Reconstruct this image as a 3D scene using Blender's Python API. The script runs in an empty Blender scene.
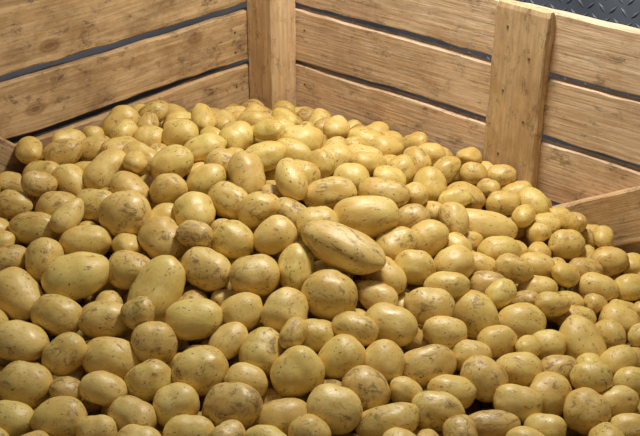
import bpy, bmesh, math, random
import numpy as np
from mathutils import Vector, Matrix, noise
random.seed(31); np.random.seed(7)
scene=bpy.context.scene
try:
    scene.view_settings.view_transform='Standard'
    scene.view_settings.look='None'
except Exception as e: print(e)
COL=scene.collection
F=1148.0; P=math.radians(27.2); H=1.15
# ---------------- camera
cd=bpy.data.cameras.new('camera'); cam=bpy.data.objects.new('camera',cd); COL.objects.link(cam)
cam.location=(0,0,H); cam.rotation_euler=(math.pi/2-P,0,0)
cd.sensor_width=36; cd.lens=36*F/640; cd.clip_start=.05
scene.camera=cam
FW=Vector((0,math.cos(P),-math.sin(P))); UP=Vector((0,math.sin(P),math.cos(P))); RT=Vector((1,0,0))
def ray(u,v):
    return (FW+RT*((u-320)/F)+UP*((218-v)/F))
def proj(p):
    q=Vector(p)-Vector((0,0,H)); d=q.dot(FW)
    return 320+F*q.dot(RT)/d, 218-F*q.dot(UP)/d, d
AL=math.radians(47.6)
C=Vector((-0.096,2.195,0))
DR=Vector((math.sin(AL),-math.cos(AL),0)); DL=Vector((-math.cos(AL),-math.sin(AL),0))

# ---------------- materials
def newmat(name):
    m=bpy.data.materials.new(name); m.use_nodes=True
    nt=m.node_tree; nt.nodes.clear()
    out=nt.nodes.new('ShaderNodeOutputMaterial'); b=nt.nodes.new('ShaderNodeBsdfPrincipled')
    nt.links.new(b.outputs[0],out.inputs[0])
    return m,nt,b
def N(nt,t,**kw):
    return nt.nodes.new(t)
def ramp(nt,stops):
    r=nt.nodes.new('ShaderNodeValToRGB'); e=r.color_ramp.elements
    while len(e)<len(stops): e.new(.5)
    for i,(p,c) in enumerate(stops):
        e[i].position=p; e[i].color=(c[0],c[1],c[2],1) if hasattr(c,'__len__') else (c,c,c,1)
    return r
def mix(nt,a,b,f,mode='MIX'):
    m=nt.nodes.new('ShaderNodeMix'); m.data_type='RGBA'; m.blend_type=mode
    for s,x in ((m.inputs[6],a),(m.inputs[7],b)):
        if isinstance(x,tuple): s.default_value=(x[0],x[1],x[2],1)
        else: nt.links.new(x,s)
    if isinstance(f,(int,float)): m.inputs[0].default_value=f
    else: nt.links.new(f,m.inputs[0])
    return m.outputs[2]
def mul(nt,a,b):
    mm=nt.nodes.new('ShaderNodeMath'); mm.operation='MULTIPLY'
    nt.links.new(a,mm.inputs[0]); nt.links.new(b,mm.inputs[1]); return mm.outputs[0]
def noisetex(nt,co,sc,det=3,rough=.5,dist=0):
    n=nt.nodes.new('ShaderNodeTexNoise'); n.inputs['Scale'].default_value=sc; n.inputs['Detail'].default_value=det
    n.inputs['Roughness'].default_value=rough; n.inputs['Distortion'].default_value=dist
    nt.links.new(co,n.inputs[0]); return n.outputs[0]
def rl(nt,x,stops):
    r=ramp(nt,stops); nt.links.new(x,r.inputs[0]); return r.outputs[0]
def coords(nt,scale=(1,1,1)):
    tc=nt.nodes.new('ShaderNodeTexCoord'); oi=nt.nodes.new('ShaderNodeObjectInfo')
    mu=nt.nodes.new('ShaderNodeMath'); mu.operation='MULTIPLY'; mu.inputs[1].default_value=37.0
    nt.links.new(oi.outputs['Random'],mu.inputs[0])
    ad=nt.nodes.new('ShaderNodeVectorMath'); ad.operation='ADD'
    nt.links.new(tc.outputs['Object'],ad.inputs[0]); nt.links.new(mu.outputs[0],ad.inputs[1])
    mp=nt.nodes.new('ShaderNodeMapping'); mp.inputs['Scale'].default_value=scale
    nt.links.new(ad.outputs[0],mp.inputs[0])
    return mp.outputs[0],oi,ad.outputs[0]

def potato_mat(name,base,alt,dirt,objscale=1.0):
    m,nt,b=newmat(name)
    co,oi,_=coords(nt,(objscale,)*3)
    tint=rl(nt,oi.outputs['Random'],[(0,base),(.3,tuple((x+y)/2 for x,y in zip(base,alt))),(.5,(base[0]*.95,base[1]*1.0,base[2]*.85)),(.75,alt),(1,(base[0]*.88,base[1]*.90,base[2]*.72))])
    c=mix(nt,tint,(base[0]*.84,base[1]*.72,base[2]*.52),rl(nt,noisetex(nt,co,1.1,3),[(.42,0),(.72,1)]))
    c=mix(nt,c,(min(1,base[0]*1.1),min(1,base[1]*1.16),base[2]*1.35),rl(nt,noisetex(nt,co,1.7,4,.6),[(.48,0),(.7,.5)]))
    c=mix(nt,c,(base[0]*.64,base[1]*.50,base[2]*.36),rl(nt,noisetex(nt,co,6,8,.8),[(.52,0),(.70,.65)]))
    # scurf / soil smears
    n2=noisetex(nt,co,1.9,12,.78,.6)
    c=mix(nt,c,(.23,.125,.038),rl(nt,n2,[(.575-.10*dirt,0),(.64-.08*dirt,.78)]))
    # specks
    vo=N(nt,'ShaderNodeTexVoronoi'); vo.inputs['Scale'].default_value=4.2
    wv=nt.nodes.new('ShaderNodeVectorMath'); wv.operation='ADD'
    nn=nt.nodes.new('ShaderNodeTexNoise'); nn.inputs['Scale'].default_value=9; nt.links.new(co,nn.inputs[0])
    sc=nt.nodes.new('ShaderNodeVectorMath'); sc.operation='SCALE'; sc.inputs['Scale'].default_value=.24
    nt.links.new(nn.outputs['Color'],sc.inputs[0]); nt.links.new(co,wv.inputs[0]); nt.links.new(sc.outputs[0],wv.inputs[1])
    nt.links.new(wv.outputs[0],vo.inputs[0])
    r3=rl(nt,vo.outputs['Distance'],[(.12,1),(.20,0)])
    r4=rl(nt,noisetex(nt,co,1.9,2),[(.42-.05*dirt,0),(.52,.92)])
    c=mix(nt,c,(.13,.065,.018),mul(nt,r3,r4))
    nt.links.new(c,b.inputs['Base Color'])
    nt.links.new(rl(nt,n2,[(.35,.27),(.62,.58)]),b.inputs['Roughness'])
    b.inputs['Specular IOR Level'].default_value=.65
    bu=nt.nodes.new('ShaderNodeBump'); bu.inputs['Strength'].default_value=.18; bu.inputs['Distance'].default_value=.003
    nt.links.new(noisetex(nt,co,8,6,.6),bu.inputs['Height']); nt.links.new(bu.outputs[0],b.inputs['Normal'])
    return m
PM=[potato_mat('potato_skin_clean',(.86,.645,.215),(.775,.55,.16),0.1),
    potato_mat('potato_skin_speckled',(.81,.595,.195),(.72,.49,.145),.45),
    potato_mat('potato_skin_soiled',(.76,.54,.18),(.67,.455,.14),.75)]
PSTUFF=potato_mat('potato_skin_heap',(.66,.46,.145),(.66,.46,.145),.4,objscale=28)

def wood_mat(name,c1,c2,dark,stain,grime=.6,knot=.8):
    m,nt,b=newmat(name)
    co,oi,raw=coords(nt,(1.0,13,13))
    tn=rl(nt,oi.outputs['Random'],[(0,.90),(1,1.06)])
    d=noisetex(nt,co,2.0,5,.55,1.0)
    c=rl(nt,d,[(.28,c1),(.40,c2),(.5,c1),(.58,c2),(.76,dark)])
    mp=N(nt,'ShaderNodeMapping'); mp.inputs['Scale'].default_value=(9,170,170); nt.links.new(raw,mp.inputs[0])
    f=noisetex(nt,mp.outputs[0],1,4,.6)
    c=mix(nt,c,rl(nt,f,[(.32,.74),(.6,1.04)]),.8,'MULTIPLY')
    mp2=N(nt,'ShaderNodeMapping'); mp2.inputs['Scale'].default_value=(9,14,14); nt.links.new(raw,mp2.inputs[0])
    c=mix(nt,c,dark,rl(nt,noisetex(nt,mp2.outputs[0],1.2,11,.74),[(.45,0),(.64,stain)]))
    mp3=N(nt,'ShaderNodeMapping'); mp3.inputs['Scale'].default_value=(16,30,30); nt.links.new(raw,mp3.inputs[0])
    c=mix(nt,c,(.13,.085,.055),rl(nt,noisetex(nt,mp3.outputs[0],1.1,12,.84,.3),[(.53,0),(.61,grime)]))
    mk=N(nt,'ShaderNodeMapping'); mk.inputs['Scale'].default_value=(5.2,9.5,9.5); nt.links.new(raw,mk.inputs[0])
    v=N(nt,'ShaderNodeTexVoronoi'); v.inputs['Scale'].default_value=1; nt.links.new(mk.outputs[0],v.inputs[0])
    c=mix(nt,c,(.22,.11,.05),rl(nt,v.outputs['Distance'],[(.04,knot),(.065,knot*.5),(.08,knot*.8),(.13,0)]))
    c=mix(nt,c,tn,1.0,'MULTIPLY')
    nt.links.new(c,b.inputs['Base Color']); b.inputs['Roughness'].default_value=.78
    b.inputs['Specular IOR Level'].default_value=.2
    bu=nt.nodes.new('ShaderNodeBump'); bu.inputs['Strength'].default_value=.7; bu.inputs['Distance'].default_value=.002
    nt.links.new(f,bu.inputs['Height']); nt.links.new(bu.outputs[0],b.inputs['Normal'])
    return m
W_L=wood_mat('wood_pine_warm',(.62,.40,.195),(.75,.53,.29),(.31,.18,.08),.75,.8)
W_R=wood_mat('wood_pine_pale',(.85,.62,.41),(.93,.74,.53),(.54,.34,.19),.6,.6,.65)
W_P=wood_mat('wood_pine_post',(.77,.54,.30),(.87,.65,.39),(.47,.29,.14),.6,.6,.6)
mM,nt,b=newmat('steel_plate'); b.inputs['Metallic'].default_value=.35; b.inputs['Roughness'].default_value=.6
co,oi,raw=coords(nt,(8,8,8))
nt.links.new(rl(nt,noisetex(nt,co,1,5),[(.3,(.11,.135,.18)),(.7,(.22,.255,.32))]),b.inputs['Base Color'])
mM2,nt,b=newmat('steel_sheet'); b.inputs['Metallic'].default_value=.3; b.inputs['Roughness'].default_value=.6
co,oi,raw=coords(nt,(8,8,8))
nt.links.new(rl(nt,noisetex(nt,co,1,5),[(.3,(.16,.19,.24)),(.7,(.26,.29,.36))]),b.inputs['Base Color'])
mF,nt,b=newmat('concrete_floor'); co,oi,raw=coords(nt,(5,5,5))
nt.links.new(rl(nt,noisetex(nt,co,1,6),[(.3,(.10,.105,.11)),(.7,(.17,.175,.18))]),b.inputs['Base Color']); b.inputs['Roughness'].default_value=.8
mN,nt,b=newmat('nail_steel'); b.inputs['Metallic'].default_value=.5; b.inputs['Roughness'].default_value=.5
co,oi,raw=coords(nt,(90,90,90))
nt.links.new(rl(nt,noisetex(nt,co,1,2),[(.3,(.12,.09,.07)),(.7,(.25,.2,.15))]),b.inputs['Base Color'])

# ---------------- crate
crate=bpy.data.objects.new('wooden_crate',None); COL.objects.link(crate)
crate.location=(C.x,C.y,0); crate['label']='large slatted pine crate with corner post holding the potato pile'; crate['category']='crate'
bpy.context.view_layer.update()
def wallmat(side):
    if side=='R': X=DR; Y=-DL
    else: X=-DL; Y=-DR
    M=Matrix.Identity(4)
    for i in range(3): M[i][0]=X[i]; M[i][1]=Y[i]; M[i][2]=(0,0,1)[i]; M[i][3]=C[i]
    return M
def board_mesh(name,L,T,W,seed,bev=.003,seg=70,wob=.0028):
    bm=bmesh.new(); rings=[]
    for i in range(seg+1):
        x=-L/2+L*i/seg
        e=bev*(1+.9*noise.noise(Vector((x*25,seed*2.2,5)))) if 0<i<seg else bev*1.8
        def w_(k): return wob*(1.6*noise.noise(Vector((x*4,seed*k,0)))+.8*noise.noise(Vector((x*20,seed*k,3))))
        wt=w_(7.3); wb=w_(3.1); wy=wob*.4*noise.noise(Vector((x*3,seed*1.7,4)))
        if name=='corner_post': wt=wb=wy=0
        y0,y1=wy,T+wy; z0=-W/2+wb; z1=W/2+wt
        if i in (0,seg): y0+=bev*.5;y1-=bev*.5;z0+=bev*.5;z1-=bev*.5
        pts=[(y0+e,z0),(y1-e,z0),(y1,z0+e),(y1,z1-e),(y1-e,z1),(y0+e,z1),(y0,z1-e),(y0,z0+e)]
        rings.append([bm.verts.new((x,p[0],p[1])) for p in pts])
    for a,c in zip(rings,rings[1:]):
        for k in range(8):
            bm.faces.new((a[k],a[(k+1)%8],c[(k+1)%8],c[k]))
    bm.faces.new(rings[0]); bm.faces.new(list(reversed(rings[-1])))
    bmesh.ops.recalc_face_normals(bm,faces=bm.faces)
    me=bpy.data.meshes.new(name); bm.to_mesh(me); bm.free(); return me
bseed=[0]
def board(name,side,t0,t1,z0,z1,T,yin,mat,ang=0.0,label=None):
    bseed[0]+=1
    me=board_mesh(name,t1-t0,T,z1-z0,bseed[0]); me.materials.append(mat)
    o=bpy.data.objects.new(name,me); COL.objects.link(o)
    tc=(t0+t1)/2; xs=tc if side=='R' else -tc
    Mw=wallmat(side)@Matrix.Translation((xs,yin,(z0+z1)/2))@Matrix.Rotation(ang,4,'Y')
    o.parent=crate; o.matrix_parent_inverse=Matrix.Translation((-C.x,-C.y,0)); o.matrix_basis=Mw
    if label: o['label']=label
    return o
LR=1.45; LLn=1.45
rowsR=[(.508,.606),(.397,.498),(.284,.384),(.172,.272),(.06,.16)]
rowsL=[(.509,.66),(.402,.496),(.284,.388),(.172,.272),(.06,.16)]
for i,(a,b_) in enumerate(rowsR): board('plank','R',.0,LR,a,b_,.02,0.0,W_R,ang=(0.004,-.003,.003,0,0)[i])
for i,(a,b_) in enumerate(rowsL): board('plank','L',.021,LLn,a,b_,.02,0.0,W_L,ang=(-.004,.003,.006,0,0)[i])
def upright(side,t0,t1,zt,T,mat,name,label=None):
    tc=(t0+t1)/2; w=t1-t0
    return board(name,side,tc-(zt-.05)/2,tc+(zt-.05)/2,(zt+.05)/2-w/2,(zt+.05)/2+w/2,T,-T,mat,math.pi/2+.024,label)
upright('R',.530,.633,.612,.022,W_P,'upright_board','broad upright pine board nailed across the slats')
s=.068
me=board_mesh('corner_post',.62,s,s,99,bev=.003); me.materials.append(W_P)
o=bpy.data.objects.new('corner_post',me); COL.objects.link(o); o.parent=crate
o.matrix_parent_inverse=Matrix.Translation((-C.x,-C.y,0))
o.matrix_basis=wallmat('R')@Matrix.Translation((s/2+.0005,-s-.0005,.37))@Matrix.Rotation(math.pi/2,4,'Y')
o['label']='square pine corner post'
def brace(side,t,z,ang,w=.095,L=.62):
    nx,nz=-math.sin(ang),math.cos(ang)
    cx=t-nx*w/2; cz=z-nz*w/2
    off=.10; cx+=math.cos(ang)*off; cz+=math.sin(ang)*off
    a=-ang if side=='R' else ang
    board('diagonal_brace',side,cx-L/2,cx+L/2,cz-w/2,cz+w/2,.02,-.02,W_P if side=='R' else W_L,a,'sloping pine brace board across the slats')
brace('R',.705,.297,math.radians(31),.086,.6)
brace('L',.575,.362,math.radians(40),.09,.6)
bm=bmesh.new()
q=[C, C+DR*LR, C+DR*LR+DL*LLn, C+DL*LLn]
lo=[bm.verts.new((v.x-C.x,v.y-C.y,.02)) for v in q]; hi=[bm.verts.new((v.x-C.x,v.y-C.y,.048)) for v in q]
bm.faces.new(lo); bm.faces.new(hi)
for k in range(4): bm.faces.new((lo[k],lo[(k+1)%4],hi[(k+1)%4],hi[k]))
bmesh.ops.recalc_face_normals(bm,faces=bm.faces)
me=bpy.data.meshes.new('bottom_panel'); bm.to_mesh(me); bm.free(); me.materials.append(W_L)
o=bpy.data.objects.new('bottom_panel',me); COL.objects.link(o); o.parent=crate
def nail(side,t,z,y=-.0225):
    bm=bmesh.new(); bmesh.ops.create_cone(bm,cap_ends=True,segments=12,radius1=.0026,radius2=.002,depth=.0016)
    me=bpy.data.meshes.new('nail_head'); bm.to_mesh(me); bm.free(); me.materials.append(mN)
    o=bpy.data.objects.new('nail_head',me); COL.objects.link(o); o.parent=crate
    o.matrix_parent_inverse=Matrix.Translation((-C.x,-C.y,0))
    xs=t if side=='R' else -t
    o.matrix_basis=wallmat(side)@Matrix.Translation((xs,y,z))@Matrix.Rotation(math.pi/2,4,'X')
for t,z in ((.563,.575),(.608,.53),(.563,.465),(.607,.42),(.563,.35)): nail('R',t,z)
for z in (.57,.46,.42,.35): nail('L',.10,z,-.0005)
for z in (.57,.46,.35): nail('R',.09,z,-.0005)

# ---------------- room structure
def quadobj(name,pts,mat):
    me=bpy.data.meshes.new(name); me.from_pydata(pts,[],[(0,1,2,3)]); me.materials.append(mat)
    o=bpy.data.objects.new(name,me); COL.objects.link(o); o['kind']='structure'; return o
quadobj('floor',[(-3,-1.5,0),(3.5,-1.5,0),(3.5,5,0),(-3,5,0)],mF)
def platewall(name,side,off,t0,t1,z1,loz=True,mat=None):
    M=wallmat(side); bm=bmesh.new()
    sg=1 if side=='R' else -1
    f=[(t0*sg,off,0),(t1*sg,off,0),(t1*sg,off,z1),(t0*sg,off,z1)]
    bm.faces.new([bm.verts.new(M@Vector(p)) for p in f])
    p=.022; r=0; z=.15
    while loz and z<min(z1,.95):
        t=max(t0,-.4)+(p/2 if r%2 else 0); k=0
        while t<min(t1,1.5):
            a=math.radians(45 if (k+r)%2 else -45)
            L=.0115; w=.0032; h=.0018
            c=[(L,0,0),(0,w,0),(-L,0,0),(0,-w,0),(L*.35,0,h),(-L*.35,0,h)]
            vs=[]
            for (x,y,hh) in c:
                xx=x*math.cos(a)-y*math.sin(a); zz=x*math.sin(a)+y*math.cos(a)
                vs.append(bm.verts.new(M@Vector(((t+xx)*sg,off-hh-.0002,z+zz))))
            for fc in ((0,1,4),(1,2,5),(1,5,4),(2,3,5),(3,0,4),(3,4,5)): bm.faces.new([vs[i] for i in fc])
            t+=p; k+=1
        z+=p; r+=1
    bmesh.ops.recalc_face_normals(bm,faces=bm.faces)
    me=bpy.data.meshes.new(name); bm.to_mesh(me); bm.free(); me.materials.append(mat or mM)
    o=bpy.data.objects.new(name,me); COL.objects.link(o); o['kind']='structure'
platewall('wall_right','R',.26,-.26,2.4,1.6)
platewall('wall_left','L',.26,-.26,2.4,1.6,False,mM2)

# ---------------- potatoes
def zs(x,y):
    sy=.39 if y>1.75 else .48
    sx=.50 if x>-.2 else .66
    z=.222+.170*math.exp(-((x+.20)/sx)**2-((y-1.75)/sy)**2)
    z+=.034*math.exp(-((x-.05)/.2)**2-((y-1.5)/.22)**2)
    z+=.040*math.exp(-((x-.30)/.17)**2-((y-1.80)/.15)**2)
    z+=.012*math.exp(-((x-.42)/.12)**2-((y-1.62)/.12)**2)
    z+=.012*math.exp(-((x+.34)/.07)**2-((y-1.88)/.08)**2)
    return z
A=[ # u,v,long,short,angle
(25,387,58,48,0),(10,420,52,40,0),(60,420,58,46,5),(97,430,44,36,0),(133,419,44,40,0),(106,391,50,36,-20),(150,382,46,42,0),(175,409,50,44,20),(190,430,54,36,0),(235,408,64,50,10),(283,415,48,46,0),(332,413,58,50,-10),(388,420,68,38,10),(435,414,58,42,0),(490,426,62,34,0),(518,402,52,38,-20),(550,396,50,46,60),(585,415,50,46,-30),(616,402,46,34,10),(628,428,40,34,0),(545,430,44,34,0),
(20,345,50,46,0),(73,357,44,42,0),(112,355,62,44,-5),(153,343,48,44,10),(200,373,60,52,20),(262,353,52,46,80),(298,373,56,50,40),(246,383,42,38,0),(342,357,52,46,30),(364,391,52,44,-30),(383,363,48,46,60),(423,366,62,42,20),(457,388,44,38,0),(470,354,46,38,0),(480,382,52,44,-30),(520,370,46,40,0),(560,372,44,36,10),(583,345,68,46,-65),(615,362,44,38,0),(634,385,36,34,0),(448,340,50,38,-15),
(18,297,52,50,0),(62,318,46,42,0),(104,318,48,42,0),(158,293,78,52,60),(193,324,60,44,0),(243,314,46,40,30),(285,313,50,48,80),(320,333,46,36,0),(329,297,58,52,-30),(388,325,52,46,0),(428,307,52,40,-10),(474,312,64,50,-45),(520,325,56,46,-10),(348,265,92,44,-36),(620,322,44,40,0),(560,300,52,36,10),(600,290,46,34,-10),(230,345,40,34,0),(352,335,40,34,0),(496,340,46,36,10),(545,340,44,34,0),(378,295,42,36,0),(575,318,44,32,0),
(42,262,46,40,80),(82,278,58,52,0),(85,243,54,36,0),(125,269,44,42,0),(130,222,54,48,10),(34,229,54,34,0),(164,242,50,46,0),(206,272,48,44,0),(234,242,44,42,0),(254,277,52,44,10),(297,266,50,38,80),(272,240,42,40,0),(316,226,44,36,0),(366,228,68,44,-5),(412,268,44,36,0),(426,240,40,38,0),(452,268,46,42,0),(482,226,80,36,-5),(499,253,50,34,0),(516,282,44,32,-10),(535,268,44,34,0),(565,245,42,34,0),(611,262,44,34,0),(540,293,44,32,0),(585,272,40,30,0),(395,242,46,38,40),(385,275,40,34,0),(10,262,40,36,0),(12,205,40,30,0),(490,285,46,36,0),(545,222,36,30,0),(590,235,34,28,0),(628,290,40,32,0),(450,298,40,34,0),
(195,214,46,42,-70),(229,204,42,38,0),(245,180,52,36,-70),(290,213,40,36,0),(330,196,56,34,5),(300,178,44,36,0),(172,190,38,34,0),(203,183,40,34,0),(130,190,40,34,0),(105,172,54,36,50),(172,168,44,38,0),(94,207,44,36,0),(60,208,44,34,10),(385,200,54,32,-20),(428,188,42,36,90),(397,172,40,34,0),(465,197,46,32,-20),(505,205,40,30,0),(533,209,36,34,0),(535,181,32,28,0),(262,212,38,34,0),(158,218,40,34,0),(350,178,40,32,0),(445,170,32,28,0),(475,175,32,26,0),(565,212,34,28,0),(410,215,40,32,0),
(122,127,42,36,60),(95,150,38,30,0),(295,143,58,36,-5),(333,160,40,34,30),(365,143,42,32,-30),(236,140,38,32,0),(150,140,34,28,0),(178,140,38,30,10),(205,150,38,32,0),(262,160,40,34,0),(225,165,40,32,0),(140,160,38,32,0),(65,160,40,30,20),(40,175,40,30,0),(75,180,38,32,0),(15,182,36,28,0),(405,140,36,30,0),(430,155,34,28,0),(310,120,34,28,0),(340,125,32,26,0),(260,125,34,28,0),(285,115,30,26,0),(210,122,34,28,0),(385,120,32,26,0),(455,150,30,26,0),(500,178,30,26,0),(180,122,30,26,0),(365,120,30,26,0),(235,118,30,24,0)]
VT=Vector((0,.77,.64)).normalized(); NT=Vector((0,-.64,.77)).normalized()
pots=[]
def inside(x,y,mg):
    q=Vector((x,y,0))-C
    a=q.dot(DR); b2=q.dot(DL)
    return a>mg and b2>mg and a<LR-.1 and b2<LLn-.1
def place(c,L,W,axdir,T=None):
    a=axdir.normalized()
    n=NT+Vector((random.uniform(-.3,.3),random.uniform(-.3,.3),random.uniform(-.3,.3)))
    n=(n-a*n.dot(a)).normalized(); bvec=n.cross(a)
    T=T or W*random.uniform(.80,.97)
    pots.append(dict(c=Vector(c),A=(a,bvec,n),r=(L/2,W/2,T/2)))
for (u,v,L,W,ang) in A:
    d=ray(u,v); t=1.0; p=None
    while t<3.0:
        p=Vector((0,0,H))+d*t
        if p.z<zs(p.x,p.y): break
        t+=.003
    px=t/F*(.985 if u<430 else (.97 if v>370 else .91))
    mg=.03+ W*px*.3
    q=p-C
    if q.dot(DR)<mg: p+=DR*(mg-q.dot(DR))
    q=p-C
    if q.dot(DL)<mg: p+=DL*(mg-q.dot(DL))
    an=math.radians(ang+random.uniform(-8,8))
    if L/W<1.2 and ang==0:
        an=random.uniform(-.9,.9); L*=random.uniform(1.05,1.28); W*=random.uniform(.92,1.0)
    place(p,L*px,W*px,RT*math.cos(an)+VT*math.sin(an)+NT*random.uniform(-.15,.15))
nA=len(pots)
def sat(tries,dz,layer,kk,w0=.036,w1=.053):
    cur=pots[layer:] if layer else pots[:]
    pos=[(p['c'].x,p['c'].y,(p['r'][0]+p['r'][1])/2) for p in cur]
    for i in range(tries):
        x=random.uniform(-1.05,1.05); y=random.uniform(.72,2.2)
        if abs(x)>.30*y+.16: continue
        W=random.uniform(w0,w1)*(1-.2*i/tries)
        if x>.15 or y>1.75: W*=.9
        L=W*random.uniform(1.12,1.65); r=(L+W)/4
        if not inside(x,y,r*.9+.006): continue
        q=Vector((x,y,0))-C
        if q.dot(DR)<.068+r and q.dot(DL)<.068+r: continue
        ok=True
        for (a,b3,rr) in pos:
            if (a-x)**2+(b3-y)**2<(kk*(r+rr))**2: ok=False;break
        if ok:
            pos.append((x,y,r)); an=random.uniform(0,math.pi)
            place((x,y,zs(x,y)+dz+random.uniform(-.008,.008)),L,W,Vector((math.cos(an),math.sin(an),random.uniform(-.6,.6))))
sat(16000,-.002,0,.75,.040,.054)
nB=len(pots)
sat(11000,-.028,0,.56,.040,.05)
n1=len(pots)
sat(12000,-.058,n1,.80)
n2=len(pots)
print('layers',nA,nB,n1,n2)
NP=n2
c=np.array([p['c'] for p in pots]); c0=c.copy()
ax=np.array([p['A'][0] for p in pots]); r=np.array([p['r'] for p in pots])
rad=(r[:,1]+r[:,2])/2
offs=np.stack([-(r[:,0]-rad*.98),np.zeros(NP),(r[:,0]-rad*.98)],1)
pin=np.where(np.arange(NP)<nA,.4,1.0)
DRn=np.array(DR);DLn=np.array(DL);Cn=np.array(C)
for it in range(110):
    if it%10==0:
        D=c[:,None,:]-c[None,:,:]; dd=np.sqrt((D**2).sum(-1))
        I,J=np.where(np.triu(dd<(r[:,0][:,None]+r[:,0][None,:]+.01),1))
    mv=np.zeros_like(c); cnt=np.zeros(NP)
    for a in range(3):
        for b_ in range(3):
            pa=c[I]+ax[I]*offs[I,a][:,None]; pb=c[J]+ax[J]*offs[J,b_][:,None]
            dv=pa-pb; ds=np.sqrt((dv**2).sum(-1))+1e-9
            ov=np.maximum(0,(rad[I]+rad[J])*.96-ds); k=ov>0
            w=(dv/ds[:,None])*ov[:,None]*.5
            w=w*np.array([.65,.65,1.2])
            np.add.at(mv,I[k],w[k]*pin[I[k]][:,None]); np.add.at(mv,J[k],-w[k]*pin[J[k]][:,None])
            np.add.at(cnt,I[k],1); np.add.at(cnt,J[k],1)
    mv/=np.maximum(1,cnt*.5)[:,None]
    c+=mv
    c[:nA]+= (c0[:nA]-c[:nA])*.045
    c[nA:]+= (c0[nA:]-c[nA:])*np.array([.01,.01,.03])
    for dn in (DRn,DLn):
        q=((c-Cn)*dn).sum(-1)
        hx=np.sqrt(((ax@dn)*r[:,0])**2+(rad**2)*(1-(ax@dn)**2))+.003
        mm=np.maximum(0,hx-q); c+=mm[:,None]*dn
    qa=((c-Cn)*DRn).sum(-1); qb=((c-Cn)*DLn).sum(-1)
    k=(qa<.07+rad)&(qb<.07+rad)
    sh=np.minimum(.07+rad-qa,.07+rad-qb)
    pu=k&(qa>qb); c[pu]+=(sh[pu,None])*DRn; pu=k&(qa<=qb); c[pu]+=(sh[pu,None])*DLn
    k=(qa>.50)&(qb<.026+rad); c[k]+=((.026+rad-qb)[k,None])*DLn*.8
    k=(qb>.42)&(qa<.022+rad); c[k]+=((.022+rad-qa)[k,None])*DRn*.8
print('maxmove',np.abs(c-c0).max(), 'anchor mean', np.sqrt(((c-c0)[:nA]**2).sum(-1)).mean())
for i,p in enumerate(pots): p['c']=Vector(c[i])
def potato_mesh(seed,sub,name,lumpy=0):
    rnd=random.Random(seed)
    bm=bmesh.new(); bmesh.ops.create_icosphere(bm,subdivisions=sub,radius=1)
    bend=rnd.uniform(-.14,.14)+(.12*rnd.choice((-1,1)) if lumpy else 0); tap=rnd.uniform(-.10,.10)*(.6 if lumpy else 1); sq=rnd.uniform(.08,.30)
    bendy=rnd.uniform(-.14,.14)*(1.1 if lumpy else .5)
    eyes=[]
    for k in range(rnd.randint(6,10)):
        v=Vector((rnd.gauss(0,1)*1.2,rnd.gauss(0,1),rnd.gauss(0,1))).normalized(); eyes.append((v,rnd.uniform(.08,.13),rnd.uniform(.022,.05)))
    off=Vector((seed*5.1,seed*2.3,seed*.7))
    A1=.10+.02*lumpy+rnd.uniform(-.02,.03)
    for v in bm.verts:
        n=v.co.normalized()
        d=1+A1*noise.noise(n*1.0+off)+.034*noise.noise(n*2.2+off)+.006*noise.noise(n*6+off)
        d*=1+sq*(1-abs(n.x))*abs(n.x)*1.2
        for (e,w,dp) in eyes:
            a=(n-e); dd=a.length_squared
            if dd<w*w*6:
                d-=dp*math.exp(-dd/(w*w)*2.2)
                d+=dp*.3*math.exp(-((math.sqrt(dd)-w*1.25)/(w*.45))**2)*(1 if a.z>0 else .2)
        co=n*d
        co.y*=1+tap*co.x; co.z*=1+tap*co.x
        co.z+=bend*(co.x**2-.4); co.y+=bendy*(co.x**2-.4)
        v.co=co
    for ax_ in range(3):
        mn=min(v.co[ax_] for v in bm.verts); mx=max(v.co[ax_] for v in bm.verts)
        for v in bm.verts: v.co[ax_]=(v.co[ax_]-(mn+mx)/2)/((mx-mn)/2)
    for f in bm.faces: f.smooth=True
    me=bpy.data.meshes.new(name); bm.to_mesh(me); bm.free(); return me
NB=26; NLUMP=6
base=[[None]*3 for _ in range(NB+NLUMP)]
for k in range(NB+NLUMP):
    b0=potato_mesh(k+1,4,'potato',1 if k>=NB else 0)
    for j in range(3):
        mm_=b0.copy(); mm_.materials.append(PM[j]); base[k][j]=mm_
lowm=[potato_mesh(k+50,3,'tmp') for k in range(6)]
lowv=[np.array([v.co[:] for v in m.vertices]) for m in lowm]; lowf=[np.array([p.vertices[:] for p in m.polygons]) for m in lowm]
def pmat(p):
    M=Matrix.Identity(4)
    for k in range(3):
        for i in range(3): M[i][k]=p['A'][k][i]*p['r'][k]
        M[k][3]=p['c'][k]
    return M
# which potatoes show, by ray-ellipsoid tests
uu,vv=np.meshgrid(np.arange(1,640,3),np.arange(1,436,3)); uu=uu.ravel();vv=vv.ravel()
RD=np.array(FW)[None]+np.array(RT)[None]*((uu-320)/F)[:,None]+np.array(UP)[None]*((218-vv)/F)[:,None]
best=np.full(len(RD),1e9); who=np.full(len(RD),-1)
O=np.array([0,0,H])
for i,p in enumerate(pots):
    u,v,d=proj(p['c']); R=F*p['r'][0]*1.1/d
    k=np.where((np.abs(uu-u)<R)&(np.abs(vv-v)<R))[0]
    if not len(k): continue
    Mi=np.array([np.array(p['A'][q])/p['r'][q] for q in range(3)])
    oo=Mi@(O-np.array(p['c'])); dd=RD[k]@Mi.T
    a=(dd**2).sum(1); b_=dd@oo; cc=oo@oo-1; disc=b_*b_-a*cc
    h=disc>0; t=np.where(h,(-b_-np.sqrt(np.maximum(disc,0)))/a,1e9)
    better=t<best[k]; kk=k[better]; best[kk]=t[better]; who[kk]=i
cntv=np.bincount(who[who>=0],minlength=len(pots))
order=np.argsort(-cntv); ind=set(int(i) for i in order[:300] if cntv[i]>=3)
print('visible',int((cntv>=1).sum()),'ind',len(ind),'smallest',cntv[order[min(299,len(order)-1)]])
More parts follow.
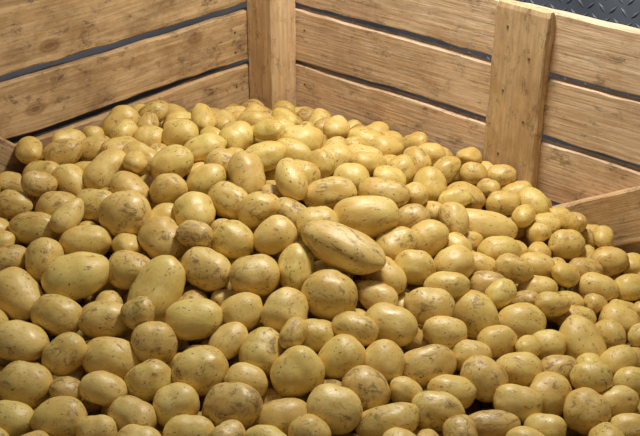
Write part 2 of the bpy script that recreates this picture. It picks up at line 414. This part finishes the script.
for i in sorted(ind):
    p=pots[i]; ra=p['r'][0]/p['r'][1]; L=p['r'][0]*2
    k=random.randrange(NB) if ra<1.45 or (random.random()<.5) else NB+random.randrange(NLUMP)
    j=random.choices([0,1,2],[.50,.40,.10])[0]
    o=bpy.data.objects.new('potato',base[k][j]); COL.objects.link(o)
    flip=Matrix.Diagonal((1,1,1,1)) if random.random()<.5 else Matrix.Rotation(math.pi,4,'Z')
    if random.random()<.5: flip=flip@Matrix.Rotation(math.pi,4,'X')
    o.matrix_world=pmat(p)@flip
    size='large' if L>.075 else ('small' if L<.054 else 'medium-sized')
    shape='long oblong' if ra>1.5 else ('oval' if ra>1.17 else 'roundish')
    skin=['clean yellow skin','speckled yellow skin','soiled tan skin'][j]
    q=p['c']-C; nr=' beside the slats' if min(q.dot(DR),q.dot(DL))<.09 else ' in the pile'
    o['label']=f'{size} {shape} potato with {skin}{nr}'; o['category']='potato'; o['group']='potatoes piled in the wooden crate'
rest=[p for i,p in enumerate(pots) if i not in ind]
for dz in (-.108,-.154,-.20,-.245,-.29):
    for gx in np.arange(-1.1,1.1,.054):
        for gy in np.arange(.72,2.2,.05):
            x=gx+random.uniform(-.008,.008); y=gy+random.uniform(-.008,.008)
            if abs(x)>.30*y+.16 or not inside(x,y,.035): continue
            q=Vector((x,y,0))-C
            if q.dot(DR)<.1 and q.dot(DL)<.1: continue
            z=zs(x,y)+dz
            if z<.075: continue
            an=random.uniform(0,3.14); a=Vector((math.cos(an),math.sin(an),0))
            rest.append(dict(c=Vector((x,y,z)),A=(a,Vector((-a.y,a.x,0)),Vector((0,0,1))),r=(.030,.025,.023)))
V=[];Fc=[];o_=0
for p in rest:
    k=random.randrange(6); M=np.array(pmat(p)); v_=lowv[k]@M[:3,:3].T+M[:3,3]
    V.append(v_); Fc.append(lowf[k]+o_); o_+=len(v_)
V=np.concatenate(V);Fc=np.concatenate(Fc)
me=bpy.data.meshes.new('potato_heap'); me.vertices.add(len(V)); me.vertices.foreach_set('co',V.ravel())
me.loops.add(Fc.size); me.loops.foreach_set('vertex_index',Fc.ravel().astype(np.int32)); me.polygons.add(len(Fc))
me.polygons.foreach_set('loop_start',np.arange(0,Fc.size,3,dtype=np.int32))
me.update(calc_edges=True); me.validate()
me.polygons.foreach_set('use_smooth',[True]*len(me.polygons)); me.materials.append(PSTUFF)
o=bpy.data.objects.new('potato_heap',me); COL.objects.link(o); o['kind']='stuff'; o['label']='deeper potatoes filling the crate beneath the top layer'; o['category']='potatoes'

# ---------------- lights
def area(name,loc,tgt,size,power,col):
    l=bpy.data.lights.new(name,'AREA'); l.size=size; l.energy=power; l.color=col
    o=bpy.data.objects.new(name,l); COL.objects.link(o); o.location=loc
    o.rotation_euler=(Vector(tgt)-Vector(loc)).to_track_quat('-Z','Y').to_euler()
area('ceiling_lamp',(.20,1.66,1.38),(.16,1.70,.3),.18,12.0,(1,.94,.84))
area('back_fill_light',(-.2,3.0,2.4),(0,2.2,.4),.6,10,(.75,.85,1))  # added cool fill, no real fixture; lights the steel behind the slats
w=bpy.data.worlds.new('world'); scene.world=w; w.use_nodes=True
w.node_tree.nodes['Background'].inputs[0].default_value=(1,.94,.88,1); w.node_tree.nodes['Background'].inputs[1].default_value=.13
